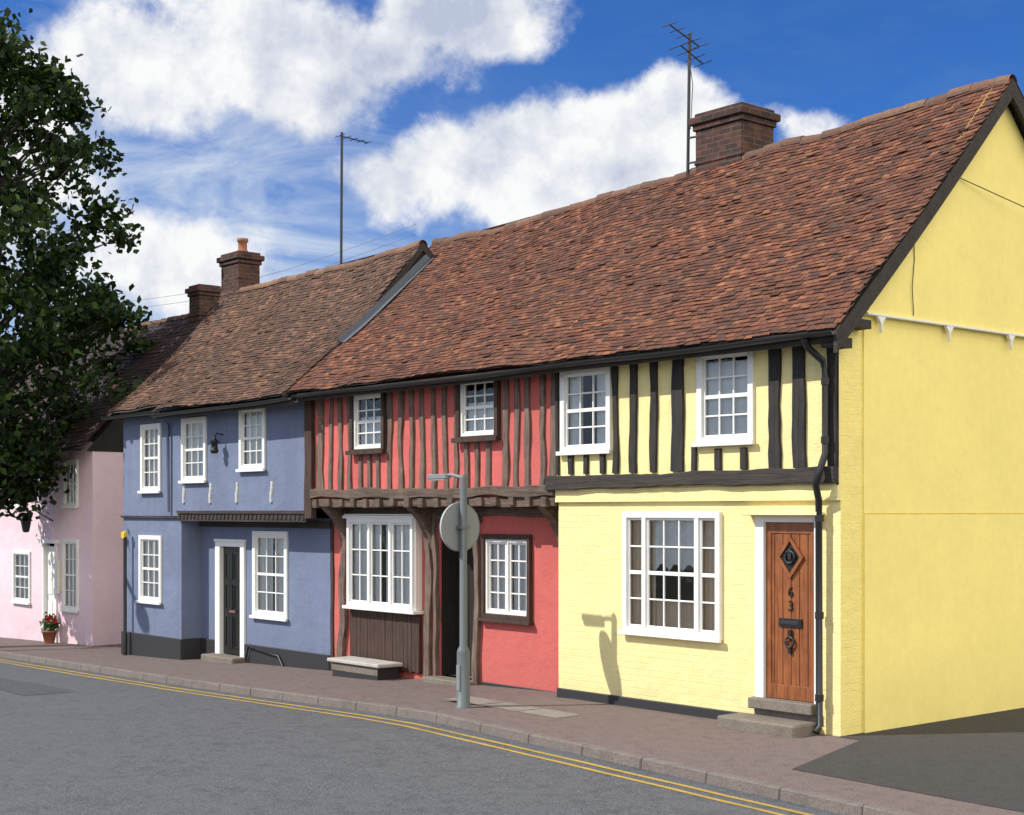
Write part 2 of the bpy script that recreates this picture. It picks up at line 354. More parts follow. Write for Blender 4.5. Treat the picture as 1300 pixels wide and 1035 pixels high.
def tile_roof(parent,x0,x1,eave,ridge,mat,seed,keep=None,label=None,back=None,course=.075,sag=.05,tw=.12,wav=1):
    rr=random.Random(seed); mb=MB()
    def S(x,t):
        ye,ze=eave(x); yr,zr=ridge(x); v=Vector((x,ye+(yr-ye)*t,ze+(zr-ze)*t)); L=math.hypot(yr-ye,zr-ze)
        n=Vector((0,-(zr-ze)/L,(yr-ye)/L))
        o=-sag*math.sin(math.pi*t)+ wav*(.075*noise.noise(Vector((x*.4,t*2.0,4)))+.026*noise.noise(Vector((x*1.5,t*6,4))))
        return v+n*o,n,L
    L=S((x0+x1)/2,.5)[2]; rows=int(L/course); nx=int((x1-x0)/tw)
    for i in range(rows):
        off=(tw/2 if i%2 else 0)+rr.uniform(-.012,.012)
        for k in range(nx+1):
            a=x0+k*tw+off-tw/2; b=a+tw-.005
            a=max(a,x0); b=min(b,x1)
            if b-a<.03: continue
            t=(i+.35*noise.noise(Vector((a*.8,i*.3,9))))/rows; t=max(0,t); t2=min(1.0,t+1.6/rows)
            if keep and not keep((a+b)/2,t): continue
            A,n,_=S(a,t); B,_,_=S(b,t); C,_,_=S(b,t2); D,_,_=S(a,t2)
            l1=.024+rr.uniform(-.005,.007)+(rr.random()<.05)*.012; l2=l1+rr.uniform(-.005,.005); th=.012
            jj=rr.uniform(-.007,.007); sl=Vector((0,n.z,-n.y))*jj
            A0=A+sl+n*(l1-th);B0=B+sl+n*(l2-th);A=A+sl+n*l1;B=B+sl+n*l2;C=C+n*.008;D=D+n*.008
            mb.mesh([A0,B0,B,A,C,D],[(0,1,2,3),(3,2,4,5),(0,3,5),(1,4,2)],mat)
    nn=max(2,int((x1-x0)/.3)); 
    for i in range(nn):
        a=x0+(x1-x0)*i/nn; b=x0+(x1-x0)*(i+1)/nn
        for j in range(8):
            t,u=j/8,(j+1)/8
            if keep and not keep((a+b)/2,t+.02): 
                if j==0: t=.05
                if not keep((a+b)/2,u): continue
            mb.poly([S(a,t)[0]-S(a,t)[1]*.004,S(b,t)[0]-S(b,t)[1]*.004,S(b,u)[0]-S(b,u)[1]*.004,S(a,u)[0]-S(a,u)[1]*.004],m_dark)
    if back:
        mb.poly([(x1,)+tuple(ridge(x1)),(x0,)+tuple(ridge(x0)),(x0,back[0],back[1]),(x1,back[0],back[1])],mat)
    x=x0
    while x<x1-.05:
        b=min(x+.31,x1); r=.09; jz=rr.uniform(-.014,.014); vs=[];fs=[]
        oa=S(x,1)[0]; ob=S(b,1)[0]
        for (xx,cc,ex) in ((x,oa,.010),(b-.01,ob,0)):
            for q in range(9):
                an=math.pi*(q/8)*1.1-.05*math.pi; vs.append((xx,cc.y-math.cos(an)*(r+ex),cc.z-.05+jz+math.sin(an)*(r+ex)))
        for q in range(8): fs.append((q,q+1,9+q+1,9+q))
        fs.append(tuple(range(9))); 
        mb.mesh(vs,fs,m_ridge); x+=.31
    return mk(mb,"roof",parent,label=label)
def chimney(parent,x0,x1,y0,y1,z0,z1,pots=(),label=None):
    mb=MB(); mb.box(x0+.04,x1-.04,y0+.04,y1-.04,z0,z1-.24,m_brick)
    mb.box(x0+.01,x1-.01,y0+.01,y1-.01,z1-.24,z1-.16,m_brick); mb.box(x0-.03,x1+.03,y0-.03,y1+.03,z1-.16,z1-.06,m_brick)
    mb.box(x0+.03,x1-.03,y0+.03,y1-.03,z1-.06,z1,m_brick)
    for zz in (z0+ (z1-z0)*.45,): mb.box(x0+.025,x1-.025,y0+.025,y1-.025,zz,zz+.07,m_brick)
    c=mk(mb,"chimney",parent,label=label,bevel=.012)
    for (px,py,h,r) in pots:
        p=MB(); p.lathe((px,py,z1-.01),[(r*1.1,0),(r*1.1,.06),(r*.9,.08),(r*.85,h-.08),(r*1.1,h-.06),(r*1.1,h),(r*.8,h),(r*.8,h-.2)],m_terra); mk(p,"chimney_pot",c)
    return c
def gutter(parent,x0,x1,y,z):
    mb=MB(); n=max(2,int((x1-x0)/.5)); vs=[];fs=[]
    for i in range(n+1):
        x=x0+(x1-x0)*i/n
        zz=z(x)+.03*noise.noise(Vector((x*.4,3,1)))
        for q in range(9):
            an=math.pi*q/8; vs.append((x,y-math.cos(an)*.05,zz-math.sin(an)*.05))
        for q in range(9):
            an=math.pi*(8-q)/8; vs.append((x,y-math.cos(an)*.043,zz-math.sin(an)*.043))
    for i in range(n):
        for q in range(17): fs.append((i*18+q,i*18+q+1,(i+1)*18+q+1,(i+1)*18+q))
    fs.append(tuple(range(18))); fs.append(tuple(n*18+q for q in range(18))[::-1])
    mb.mesh(vs,fs,m_iron)
    mk(mb,"gutter",parent)
# ------------------------------------------------------------------ YELLOW HOUSE
def eRY(x): return (-.34,4.13)
def rRY(x): return (2.9,interp([(-11,6.93),(-9.5,6.93),(-7.5,6.97),(-4.7,7.08),(-2.5,7.16),(.3,7.31)],x)-.04)
Y=thing("cottage",(-2.15,1,0),"yellow half-timbered cottage with tiled roof and varnished door","cottage","terraced cottages along the street")
mb=MB()
bw=(-3.13,-1.60,.88,2.30); dr=(-1.12,-.30,.16,2.26)
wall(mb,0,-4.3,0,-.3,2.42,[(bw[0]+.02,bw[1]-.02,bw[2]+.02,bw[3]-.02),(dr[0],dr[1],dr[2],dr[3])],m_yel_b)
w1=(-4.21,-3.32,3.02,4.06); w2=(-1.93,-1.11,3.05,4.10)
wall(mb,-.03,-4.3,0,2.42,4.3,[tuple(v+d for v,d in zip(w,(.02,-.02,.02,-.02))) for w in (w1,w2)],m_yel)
mb.poly([(-4.3,0,2.42),(0,0,2.42),(0,-.03,2.42),(-4.3,-.03,2.42)][::-1],m_yel)
mb.poly([(-4.3,.4,-.3),(-4.3,0,-.3),(-4.3,0,2.42),(-4.3,.4,2.42)],m_yel_b)
mb.poly([(0,0,-.3),(0,6.15,-.3),(0,6.15,4.3),(0,0,4.3)],m_yel_side)
mb.poly([(.02,-.03,4.27),(.02,6.15,4.27),(.02,2.9,7.28)],m_gab)
mb.box(.001,.03,.37,6.15,-.3,2.27,m_gab)
mb.box(.001,.018,.37,6.15,2.285,4.30,m_gab)
mb.poly([(-4.3,6.15,-.3),(-4.3,6.15,4.3),(0,6.15,4.3),(0,6.15,-.3)],m_back)
mb.box(-.03,.0005,-.03,.0,2.42,4.27,m_yel)
mk(mb,"wall",Y)
mb=MB(); mb.poly([(.07,.2,4.36),(.07,5.7,4.36),(.07,2.9,7.1)],m_gab); mb.box(.019,.10,.33,5.8,4.342,4.362,m_white)
yy=.5
while yy<5.6:
    for xx in (.095,.06):
        p=[(xx,yy,4.34),(xx,yy+.15,4.34),(xx,yy+.09,4.27),(xx,yy+.075,4.17),(xx,yy+.06,4.27)]
        mb.poly(p if xx>.08 else p[::-1],m_white)
    mb.poly([(.06,yy+.06,4.27),(.095,yy+.06,4.27),(.095,yy+.075,4.17),(.06,yy+.075,4.17)],m_white); mb.poly([(.06,yy,4.34),(.095,yy,4.34),(.095,yy+.06,4.27),(.06,yy+.06,4.27)],m_white)
    yy+=1.25
mk(mb,"gable_ledge",Y)
tile_roof(Y,-4.3,.22,eRY,rRY,m_tileR,3,back=(6.4,4.1),label="red clay tile roof with steep pitch")
mb=MB()
def rk(y):
    ye,ze=eRY(0); yr,zr=rRY(.2); t=(y-ye)/(yr-ye); return ze+(zr-ze)*t-.05*math.sin(math.pi*max(0,min(1,t)))-.02
n=14
vs=[];fs=[]
for i in range(n+1):
    y=-.34+(2.9+.34)*i/n; z=rk(y)
    vs+=[(.17,y,z-.22),(.215,y,z-.22),(.215,y,z),(.17,y,z)]
for i in range(n):
    a=i*4;b=a+4
    fs+=[(a,a+1,b+1,b),(a+1,a+2,b+2,b+1),(a+2,a+3,b+3,b+2),(a+3,a,b,b+3)]
fs+=[(0,3,2,1)]
mb.mesh(vs,fs,m_blackH)
mb.mesh([(.17,2.9,rk(2.9)-.22),(.215,2.9,rk(2.9)-.22),(.215,2.9,rk(2.9)),(.17,2.9,rk(2.9)),(.17,6.4,3.88),(.215,6.4,3.88),(.215,6.4,4.1),(.17,6.4,4.1)],[(0,1,5,4),(1,2,6,5),(2,3,7,6),(3,0,4,7),(4,5,6,7)],m_blackH)
mb.poly([(.0,-.34,rk(-.34)-.10),(.17,-.34,rk(-.34)-.10),(.17,2.9,rk(2.9)-.10),(.0,2.9,rk(2.9)-.10)],m_blackH)
mb.poly([(.0,2.9,rk(2.9)-.10),(.17,2.9,rk(2.9)-.10),(.17,6.4,3.97),(.0,6.4,3.97)],m_blackH)
mb.box(-.02,.16,-.30,-.02,3.96,4.06,m_blackH); mb.box(.0,.16,.0,.3,4.18,4.27,m_blackH)
mk(mb,"bargeboard",Y)
mb=MB(); mb.box(-4.3,.17,-.31,-.28,4.0,4.12,m_blackH); mb.poly([(-4.3,-.28,4.05),(.0,-.28,4.05),(.0,-.03,4.12),(-4.3,-.03,4.12)],m_blackH); mk(mb,"fascia",Y)
gutter(Y,-4.3,.2,-.37,lambda x:4.11+.01*x)
mb=MB(); yf=-.065
for (x,w) in ((-3.235,.09),(-2.955,.11),(-2.62,.11),(-2.24,.17),(-.825,.15),(-.49,.16),(-4.275,.05)):
    mb.stud(x+R.uniform(-.01,.01),2.76,x+R.uniform(-.03,.03),4.1,w,yf,-.02,m_black,jit=.022)
for x,w,a,b in ((-4.02,.08,2.76,3.0),(-3.75,.07,2.76,3.0),(-3.46,.08,2.76,3.0),(-1.98,.07,2.76,3.03),(-1.62,.09,2.76,3.0),(-1.25,.09,2.76,3.0)):
    mb.stud(x,a,x,b,w,yf,-.02,m_black,jit=.01,seg=3)
mb.stud(-.06,2.76,-.06,4.12,.11,-.075,-.02,m_black,jit=.01)
mb.stud(-4.3,4.09,0,4.09,.06,-.06,-.02,m_blackH,jit=.008)
mk(mb,"timber_frame",Y)
mb=MB(); mb.stud(-4.42,2.66,.0,2.68,.16,-.12,-.02,m_blackH,jit=.014); mk(mb,"bressummer",Y,label="dark horizontal jetty beam")
mb=MB(); mb.box(-4.31,.0,-.05,-.031,2.42,2.575,m_yel); mk(mb,"string_course",Y)
mb=MB(); mb.box(-4.31,-1.13,-.03,-.001,-.3,.11,m_plinth); mk(mb,"plinth",Y,bevel=.01)
window(Y,*w1[:2],*w1[2:],-.03,cur="sides",label="white sash window with small panes and drawn curtains")
window(Y,*w2[:2],*w2[2:],-.03,cur="blind",label="white sash window with lowered white blind")
window(Y,*bw[:2],*bw[2:],0,lights=((.75,1),(2.3,3),(.75,1)),rows=4,fr=.07,cur="beige",proud=.05,label="wide white tripartite sash window")
d0,d1,dz0,dz1=-1.0,-.33,.31,2.19
fr=MB(); fr.box(-1.12,-1.0,-.02,.10,.16,2.26,m_white); fr.box(-.33,-.30,-.015,.1,.16,2.26,m_white); fr.box(-1.0,-.33,-.012,.1,dz1,2.26,m_white)
mk(fr,"door_frame",Y,bevel=.004)
fr=MB(); fr.box(-1.2,-.2,-.14,-.001,2.262,2.30,m_yel); mk(fr,"door_hood",Y,bevel=.006)
D=MB(); npl=6
for i in range(npl):
    a=d0+(d1-d0)*i/npl; D.box(a+.004,a+(d1-d0)/npl-.004,.032,.06,dz0+.12,dz1-.1,m_door)
D.box(d0,d1,.05,.07,dz0,dz1,m_door); D.box(d0,d0+.07,.02,.045,dz0,dz1,m_door); D.box(d1-.07,d1,.02,.045,dz0,dz1,m_door)
D.box(d0+.07,d1-.07,.021,.045,dz1-.12,dz1,m_door); D.box(d0+.07,d1-.07,.021,.045,dz0,dz0+.15,m_door)
dc=(d0+d1)/2; zc=1.82
def diamond(mb,cx,cz,rx,rz,y0,y1,mat,inner=0):
    P4=[(cx-rx,cz),(cx,cz-rz),(cx+rx,cz),(cx,cz+rz)]
    if inner:
        Q4=[(cx-rx*inner,cz),(cx,cz-rz*inner),(cx+rx*inner,cz),(cx,cz+rz*inner)]
        for k in range(4):
            a,b,c,d=P4[k],P4[(k+1)%4],Q4[(k+1)%4],Q4[k]
            mb.poly([(a[0],y0,a[1]),(b[0],y0,b[1]),(c[0],y0,c[1]),(d[0],y0,d[1])],mat)
            mb.poly([(a[0],y1,a[1]),(b[0],y1,b[1]),(b[0],y0,b[1]),(a[0],y0,a[1])],mat)
            mb.poly([(d[0],y0,d[1]),(c[0],y0,c[1]),(c[0],y1,c[1]),(d[0],y1,d[1])],mat)
    else:
        mb.poly([(a[0],y0,a[1]) for a in P4],mat)
diamond(D,dc,zc,.18,.23,.004,.032,m_door,.74); diamond(D,dc,zc,.135,.175,.024,.032,m_iron)
door=mk(D,"door",Y,label="varnished brown plank door with diamond panel",bevel=.003)
h=MB()
def ring(mb,cx,cy,cz,r,t,mat):
    pts=[(cx+r*math.cos(a*math.pi/8),cy,cz+r*math.sin(a*math.pi/8)) for a in range(17)]; mb.tube(pts,t,mat,6,False)
ring(h,dc,.005,zc,.065,.013,m_metal); h.box(dc-.02,dc+.02,0,.03,zc-.02,zc+.09,m_metal); mk(h,"door_knocker",door)
h=MB(); h.box(dc-.15,dc+.15,.010,.032,1.08,1.17,m_iron); h.box(dc-.12,dc+.12,.002,.010,1.105,1.145,m_metal); mk(h,"letter_box",door,bevel=.003)
h=MB(); ring(h,dc,.006,.92,.055,.013,m_iron); h.box(dc-.02,dc+.02,.0,.032,.96,1.05,m_iron); h.box(dc-.018,dc+.018,.0,.032,.80,.87,m_iron);mk(h,"door_handle",door)
def textmesh(s,size,mat,name,parent,loc,ext=.006):
    c=bpy.data.curves.new("t",'FONT'); c.body=s; c.size=size; c.extrude=ext; c.align_x='CENTER'; c.align_y='CENTER'
    o=bpy.data.objects.new("tmp",c); COL.objects.link(o); bpy.context.view_layer.update()
    me=bpy.data.meshes.new_from_object(o.evaluated_get(bpy.context.evaluated_depsgraph_get())); bpy.data.objects.remove(o)
    me.materials.clear(); me.materials.append(mat)
    n=bpy.data.objects.new(name,me); COL.objects.link(n); n.rotation_euler=(math.pi/2,0,0); n.parent=parent; n.location=Vector(loc)-WO[parent.name]; WO[n.name]=Vector(loc)
    return n
textmesh("6",.15,m_iron,"door_number",door,(dc,.022,1.45)); textmesh("3",.15,m_iron,"door_number",door,(dc,.022,1.30))
mb=MB(); mb.box(-1.14,-.28,-.12,.06,.19,.305,m_stone); mb.box(-1.12,-.30,-.04,.05,.0,.19,m_stone); mk(mb,"door_sill",Y,bevel=.012)
mb=MB(); mb.box(-1.30,-.25,-.44,-.03,-.05,.12,m_stone); mk(mb,"door_step",Y,bevel=.02)
mb=MB(); mb.tube([(-.17,-.37,4.06),(-.17,-.33,3.98),(-.10,-.16,3.84),(-.10,-.12,3.7),(-.10,-.12,2.9),(-.11,-.20,2.72),(-.16,-.20,2.58),(-.2,-.1,2.42),(-.2,-.09,.1),(-.2,-.14,.03)],.037,m_iron,10)
for z in (3.6,3.0,2.2,1.2,.35): 
    xx=-.10 if z>2.5 else -.2; yy=-.12 if z>2.5 else -.09
    mb.tube([(xx,yy,z),(xx,yy,z+.07)],.047,m_iron,10)
mk(mb,"downpipe",Y)
mb=MB(); mb.tube([(.09,2.0,6.0),(.4,4.5,5.55),(1.2,8,5.1)],.006,m_iron,5); mb.tube([(.09,1.15,5.25),(.075,1.18,5.0),(.09,1.12,4.7),(.08,1.16,4.4)],.005,m_iron,5); mk(mb,"overhead_cable",Y)
cY=chimney(Y,-4.61,-3.69,2.75,3.5,6.5,7.80,label="broad dark brick chimney stack")
# ------------------------------------------------------------------ RED HOUSE
Rr=thing("cottage",(-7.1,1,gz(-7)),"red half-timbered cottage with jettied upper floor","cottage","terraced cottages along the street")
mb=MB()
r1=(-8.77,-8.04,3.22,4.02); r2=(-6.23,-5.49,3.31,4.07)
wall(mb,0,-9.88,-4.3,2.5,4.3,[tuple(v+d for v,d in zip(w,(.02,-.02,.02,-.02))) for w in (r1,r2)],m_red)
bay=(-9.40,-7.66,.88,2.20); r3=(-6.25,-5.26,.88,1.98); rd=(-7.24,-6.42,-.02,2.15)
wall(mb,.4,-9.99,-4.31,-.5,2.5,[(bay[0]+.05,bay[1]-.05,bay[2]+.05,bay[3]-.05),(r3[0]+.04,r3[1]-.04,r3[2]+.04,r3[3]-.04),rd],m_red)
mb.poly([(-9.88,0,2.5),(-4.3,0,2.5),(-4.3,.4,2.5),(-9.88,.4,2.5)][::-1],m_brownH)
mb.poly([(-9.88,6.15,-.5),(-9.88,6.15,4.3),(-4.3,6.15,4.3),(-4.3,6.15,-.5)],m_back)
mb.poly([(-10.55,0,4.2),(-10.55,6.15,4.2),(-10.55,2.9,6.85)],m_back)
mk(mb,"wall",Rr)
tile_roof(Rr,-10.6,-4.3,eRY,rRY,m_tileR,3.5,back=(6.4,4.1),label="red clay tile roof with sagging ridge",keep=lambda x,t: x>-10.35 or t>.3)
gutter(Rr,-9.9,-4.3,-.37,lambda x:4.07)
mb=MB(); mb.box(-9.9,-4.3,-.31,-.28,3.98,4.1,m_blackH); mb.poly([(-9.9,-.28,4.0),(-4.3,-.28,4.0),(-4.3,.0,4.1),(-9.9,.0,4.1)],m_blackH); mk(mb,"fascia",Rr)
mb=MB(); yf=-.03
xs=[(-9.72,.15),(-9.44,.09),(-9.14,.10),(-8.90,.08),(-7.90,.09),(-7.63,.10),(-7.36,.09),(-7.12,.11),(-6.86,.09),(-6.58,.10),(-6.36,.09),(-5.34,.11),(-5.10,.09),(-4.88,.09),(-4.62,.10),(-4.40,.14)]
for x,w in xs: mb.stud(x+R.uniform(-.02,.02),2.6,x+R.uniform(-.05,.05),4.12,w*R.uniform(.85,1.15),yf,.01,m_brown,jit=.026)
for x,a in ((-8.62,3.2),(-8.4,3.2),(-8.18,3.2),(-6.12,3.3),(-5.9,3.3),(-5.66,3.3)): mb.stud(x,2.6,x,a,.085,yf,.01,m_brown,jit=.012,seg=4)
mb.stud(-9.88,4.12,-4.3,4.12,.08,yf-.005,.01,m_brownH,jit=.01)
for (a,b,c,d) in (r1,r2):
    mb.box(a-.07,a-.001,-.07,.01,c-.07,d+.03,m_dbrown); mb.box(b+.001,b+.07,-.07,.01,c-.07,d+.03,m_dbrown); mb.box(a-.10,b+.10,-.12,-.0705,c-.08,c-.02,m_dbrown)
    mb.box(a,b,-.068,.01,c-.07,c-.002,m_dbrown)
mk(mb,"timber_frame",Rr)
mb=MB(); mb.stud(-9.9,2.565,-4.32,2.56,.13,-.09,.02,m_brownH,jit=.018)
x=-9.75
while x<-4.35:
    w=.10+R.uniform(-.01,.02); mb.box(x-w/2,x+w/2,-.10+R.uniform(-.012,.012),.4,2.37+R.uniform(-.015,.015),2.488,m_brownH); x+=.34+R.uniform(-.03,.03)
mb.stud(-9.9,2.43,-4.32,2.43,.12,-.055,.0,m_brownH,jit=.008)
mb.stud(-9.9,2.30,-4.32,2.30,.12,.36,.41,m_brownH,jit=.012)
mk(mb,"jetty_joists",Rr,label="row of weathered oak joist ends under jetty",bevel=.01)
def bracket(x,z0,z1,w=.12):
    mb=MB()
    pts=[(0.36,z0),(0.30,z0+(z1-z0)*.35),(0.16,z0+(z1-z0)*.7),(-.05,z1)]
    vs=[];fs=[]
    for (y,z) in pts:
        vs+=[(x-w/2,y,z),(x+w/2,y,z),(x-w/2,.42,z),(x+w/2,.42,z)]
    for i in range(3):
        a=i*4;b=a+4; fs+=[(a,a+1,b+1,b),(a+2,a,b,b+2),(a+1,a+3,b+3,b+1)]
    mb.mesh(vs,fs,m_brownH); mk(mb,"jetty_bracket",Rr)
for x in (-9.6,-7.42,-4.6): bracket(x,1.75,2.38,.14)
for a,b,w in ((-9.72,-9.58,.15),(-7.49,-7.44,.13),(-7.28,-7.30,.07),(-6.38,-6.36,.09)):
    mb=MB(); mb.stud(a,-.3,b,2.3,w,.33,.42,m_brown,jit=.03); mk(mb,"oak_post",Rr)
mb=MB(); mb.stud(-7.34,2.2,-6.30,2.2,.10,.34,.42,m_brownH,jit=.008); mk(mb,"door_lintel",Rr)
window(Rr,*r1,0,cur="half",label="white small-paned window in brown surround",proud=.04,fr=.04,sill=False)
window(Rr,*r2,0,cur="half",label="white small-paned window in brown surround",proud=.04,fr=.04,sill=False)
by=.27
mb=MB(); mb.box(bay[0],bay[0]+.03,by,.4,bay[2],bay[3],m_white); mb.box(bay[1]-.03,bay[1],by,.4,bay[2],bay[3],m_white)
mb.box(bay[0]-.05,bay[1]+.05,by-.06,.4,bay[3],bay[3]+.045,m_white); mb.box(bay[0]-.03,bay[1]+.03,by-.04,.4,bay[3]+.045,bay[3]+.07,m_white)
mb.box(bay[0]-.04,bay[1]+.04,by-.07,.4,bay[2]-.05,bay[2],m_white)
mk(mb,"bay_surround",Rr,bevel=.006)
window(Rr,bay[0]+.03,bay[1]-.03,bay[2],bay[3],by,lights=((1,2),(1,2),(1,2)),rows=3,meet=False,fr=.06,sill=False,cur="net",label="white shallow bay window with three lights")
mb=MB(); x=-9.42
while x<-7.70:
    mb.box(x,x+.088,.33+R.uniform(-.004,.004),.399,-.02+R.uniform(-.01,.01),.825,m_dbrown); x+=.093
mk(mb,"plank_panel",Rr,label="dark vertical boards below bay window",bevel=.003)
mb=MB()
a,b,c,d=r3
mb.box(a-.01,a+.05,.34,.45,c-.02,d+.02,m_dbrown); mb.box(b-.05,b+.01,.34,.45,c-.02,d+.02,m_dbrown); mb.box(a+.05,b-.05,.341,.45,d-.05,d+.02,m_dbrown); mb.box(a-.04,b+.04,.30,.45,c-.07,c-.02,m_dbrown);mb.box(a+.05,b-.05,.341,.45,c-.02,c+.04,m_dbrown)
mk(mb,"window_surround",Rr,bevel=.004)
window(Rr,a+.051,b-.051,c+.041,d-.051,.40,lights=((1,2),(1,2)),rows=4,meet=False,fr=.04,sill=False,cur="net",proud=.03,label="white small-paned casement in dark surround")
D=MB(); a,b,c,d=rd
D.box(a,b,.72,.76,c,d,m_vdark); D.box(a,a+.01,.42,.72,c,d,m_vdark); D.box(b-.01,b,.42,.72,c,d,m_vdark)
for i in range(6): D.box(a+.02+i*.13,a+.02+i*.13+.12,.70,.719,c+.02,d-.05,m_vdark)
door=mk(D,"door",Rr,label="dark plank door in deep recess",bevel=.003)
h=MB(); ring(h,b-.15,.685,.98,.03,.008,m_iron); mk(h,"door_handle",door)
mb=MB(); mb.box(a-.08,b+.05,.12,.70,-.3,-.02,m_stone); mk(mb,"door_step",Rr,bevel=.015)
mb=MB(); mb.box(-6.3,-4.32,.375,.399,-.4,-.02,m_plinth); mb.box(-9.97,-7.56,.381,.399,-.5,-.03,m_red); mk(mb,"plinth",Rr,bevel=.01)
mb=MB(); mb.stud(-9.98,2.2,-9.98,4.12,.2,-.07,.02,m_dbrown,jit=.01); mb.stud(-9.99,-.3,-9.99,2.2,.08,.375,.41,m_dbrown,jit=.008); mk(mb,"party_post",Rr)
VX=-10.13
mb=MB()
def SR(x,t,o=.045):
    ye,ze=eRY(x);yr,zr=rRY(x); o+=-.05*math.sin(math.pi*t)+.075*noise.noise(Vector((x*.4,t*2.0,4))); return (x,ye+(yr-ye)*t-.65*o,ze+(zr-ze)*t+.75*o)
for i in range(12):
    t=.30+.54*i/12;u=t+.54/12+.004; mb.poly([SR(VX+.01,t,.14),SR(VX+.05,t,.05),SR(VX+.05,u,.05),SR(VX+.01,u,.14)],m_lead); mb.poly([SR(VX+.05,t,.05),SR(VX+.15,t),SR(VX+.15,u),SR(VX+.05,u,.05)],m_lead)
mk(mb,"lead_flashing",Rr)
# ------------------------------------------------------------------ BLUE HOUSE
B=thing("cottage",(-13.2,1,gz(-13)),"slate blue rendered cottage with jettied upper floor","cottage","terraced cottages along the street")
mb=MB()
b1=(-15.74,-14.96,2.66,3.90); b2=(-14.16,-13.28,2.82,3.94); b3=(-12.15,-11.33,2.98,4.03); b4=(-15.81,-14.93,.65,1.87); b5=(-12.40,-11.30,.54,1.98); bd=(-13.62,-12.68,-.2,1.78)
sh=lambda w:tuple(v+d for v,d in zip(w,(.02,-.02,.02,-.02)))
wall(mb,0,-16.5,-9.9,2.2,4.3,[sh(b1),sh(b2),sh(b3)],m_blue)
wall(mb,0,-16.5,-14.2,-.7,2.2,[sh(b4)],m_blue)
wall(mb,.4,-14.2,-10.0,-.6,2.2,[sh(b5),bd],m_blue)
mb.poly([(-14.2,0,-.6),(-14.2,.4,-.6),(-14.2,.4,2.2),(-14.2,0,2.2)],m_blue)
mb.poly([(-14.2,.4,2.2),(-9.9,.4,2.2),(-9.9,0,2.2),(-14.2,0,2.2)],m_black)
mb.poly([(-16.5,4.9,-.7),(-16.5,0,-.7),(-16.5,0,4.25),(-16.5,2.25,6.4),(-16.5,4.9,4.2)],m_blue)
mb.poly([(-16.5,4.9,-.7),(-16.5,4.9,4.2),(-9.9,4.9,4.2),(-9.9,4.9,-.7)],m_back)
mb.poly([(VX-.03,0,4.2),(VX-.03,4.9,4.2),(VX-.03,2.27,6.62)],m_vdark)
mk(mb,"wall",B)
def eB(x): return (-.42,interp([(-17,4.03),(-9,4.10)],x))
def rB(x): return (2.27,interp([(-17,6.62),(-15.5,6.64),(-12.5,6.65),(-11.2,6.67),(-10.5,6.71),(-10.0,6.78)],x))
tile_roof(B,-16.7,VX,eB,rB,m_tileB,11,keep=lambda x,t: x>-14.4 or t>.045,back=(5.1,4.1),sag=.13,label="weathered brown clay tile roof with raised verge")
mb=MB(); n=12; vs=[];fs=[]
for i in range(n+1):
    t=i/n; ye,ze=eB(VX); yr,zr=rB(VX); y=ye+(yr-ye)*t; z=ze+(zr-ze)*t-.17*math.sin(math.pi*t)-.01
    hgt=.07+.06*t
    vs+=[(VX-.04,y,z-hgt),(VX+.005,y,z-hgt),(VX+.005,y,z+.01),(VX-.04,y,z+.01)]
for i in range(n):
    a=i*4;b=a+4; fs+=[(a,a+1,b+1,b),(a+1,a+2,b+2,b+1),(a+2,a+3,b+3,b+2),(a+3,a,b,b+3)]
mb.mesh(vs,fs,m_blackH)
mb.mesh([(VX-.04,2.27,6.6),(VX+.005,2.27,6.6),(VX+.005,2.27,6.74),(VX-.04,2.27,6.74),(VX-.04,5.1,3.95),(VX+.005,5.1,3.95),(VX+.005,5.1,4.1),(VX-.04,5.1,4.1)],[(0,1,5,4),(1,2,6,5),(2,3,7,6),(3,0,4,7)],m_blackH)
mk(mb,"bargeboard",B)
gutter(B,-14.4,-9.9,-.45,lambda x:interp([(-17,3.97),(-9,4.05)],x)); gutter(B,-16.7,-14.4,-.33,lambda x:4.08)
mb=MB(); mb.box(-14.4,-9.9,-.39,-.36,3.93,4.02,m_blackH); mb.poly([(-16.6,-.3,4.02),(-9.9,-.36,3.95),(-9.9,0,4.1),(-16.6,0,4.12)],m_blackH); mk(mb,"fascia",B)
mb=MB(); mb.box(-14.25,-10.08,-.07,-.001,2.27,2.32,m_blackH); mb.box(-14.25,-10.08,-.045,-.001,2.14,2.268,m_blackH)
x=-14.2
while x<-10.1: mb.box(x,x+.06,-.06,-.0455,2.18,2.25,m_blackH); x+=.13
mb.box(-14.2,-10.0,.34,.399,2.04,2.139,m_blackH)
mk(mb,"jetty_cornice",B,label="dark moulded jetty cornice with dentils")
mb=MB(); mb.box(-16.52,-14.2,-.05,-.001,2.19,2.23,m_blackH); mk(mb,"string_course",B)
mb=MB(); mb.box(-16.53,-14.17,-.035,-.001,-.7,.06,m_plinth); mb.box(-14.199,-14.165,0,.4,-.7,.06,m_plinth); mb.box(-14.16,-13.64,.365,.399,-.6,.06,m_plinth); mb.box(-12.66,-10.05,.365,.399,-.6,.06,m_plinth); mk(mb,"plinth",B,bevel=.008)
for w in (b1,b2,b3): window(B,*w,0,cur="net",label="white sash window with small panes")
window(B,*b4,0,cur="net",label="white sash window with small panes"); window(B,*b5,.4,fr=.09,cur="net",label="white sash window with wide frame")
mb=MB(); mb.box(-13.66,-13.50,.36,.5,-.3,1.78,m_white); mb.box(-12.80,-12.66,.36,.5,-.3,1.78,m_white); mb.box(-13.68,-12.64,.345,.5,1.78,1.83,m_white); mb.box(-13.5,-12.8,.361,.5,1.70,1.78,m_white); mk(mb,"door_frame",B,bevel=.006)
D=MB(); D.box(-13.5,-12.8,.44,.48,-.16,1.70,m_doorblk)
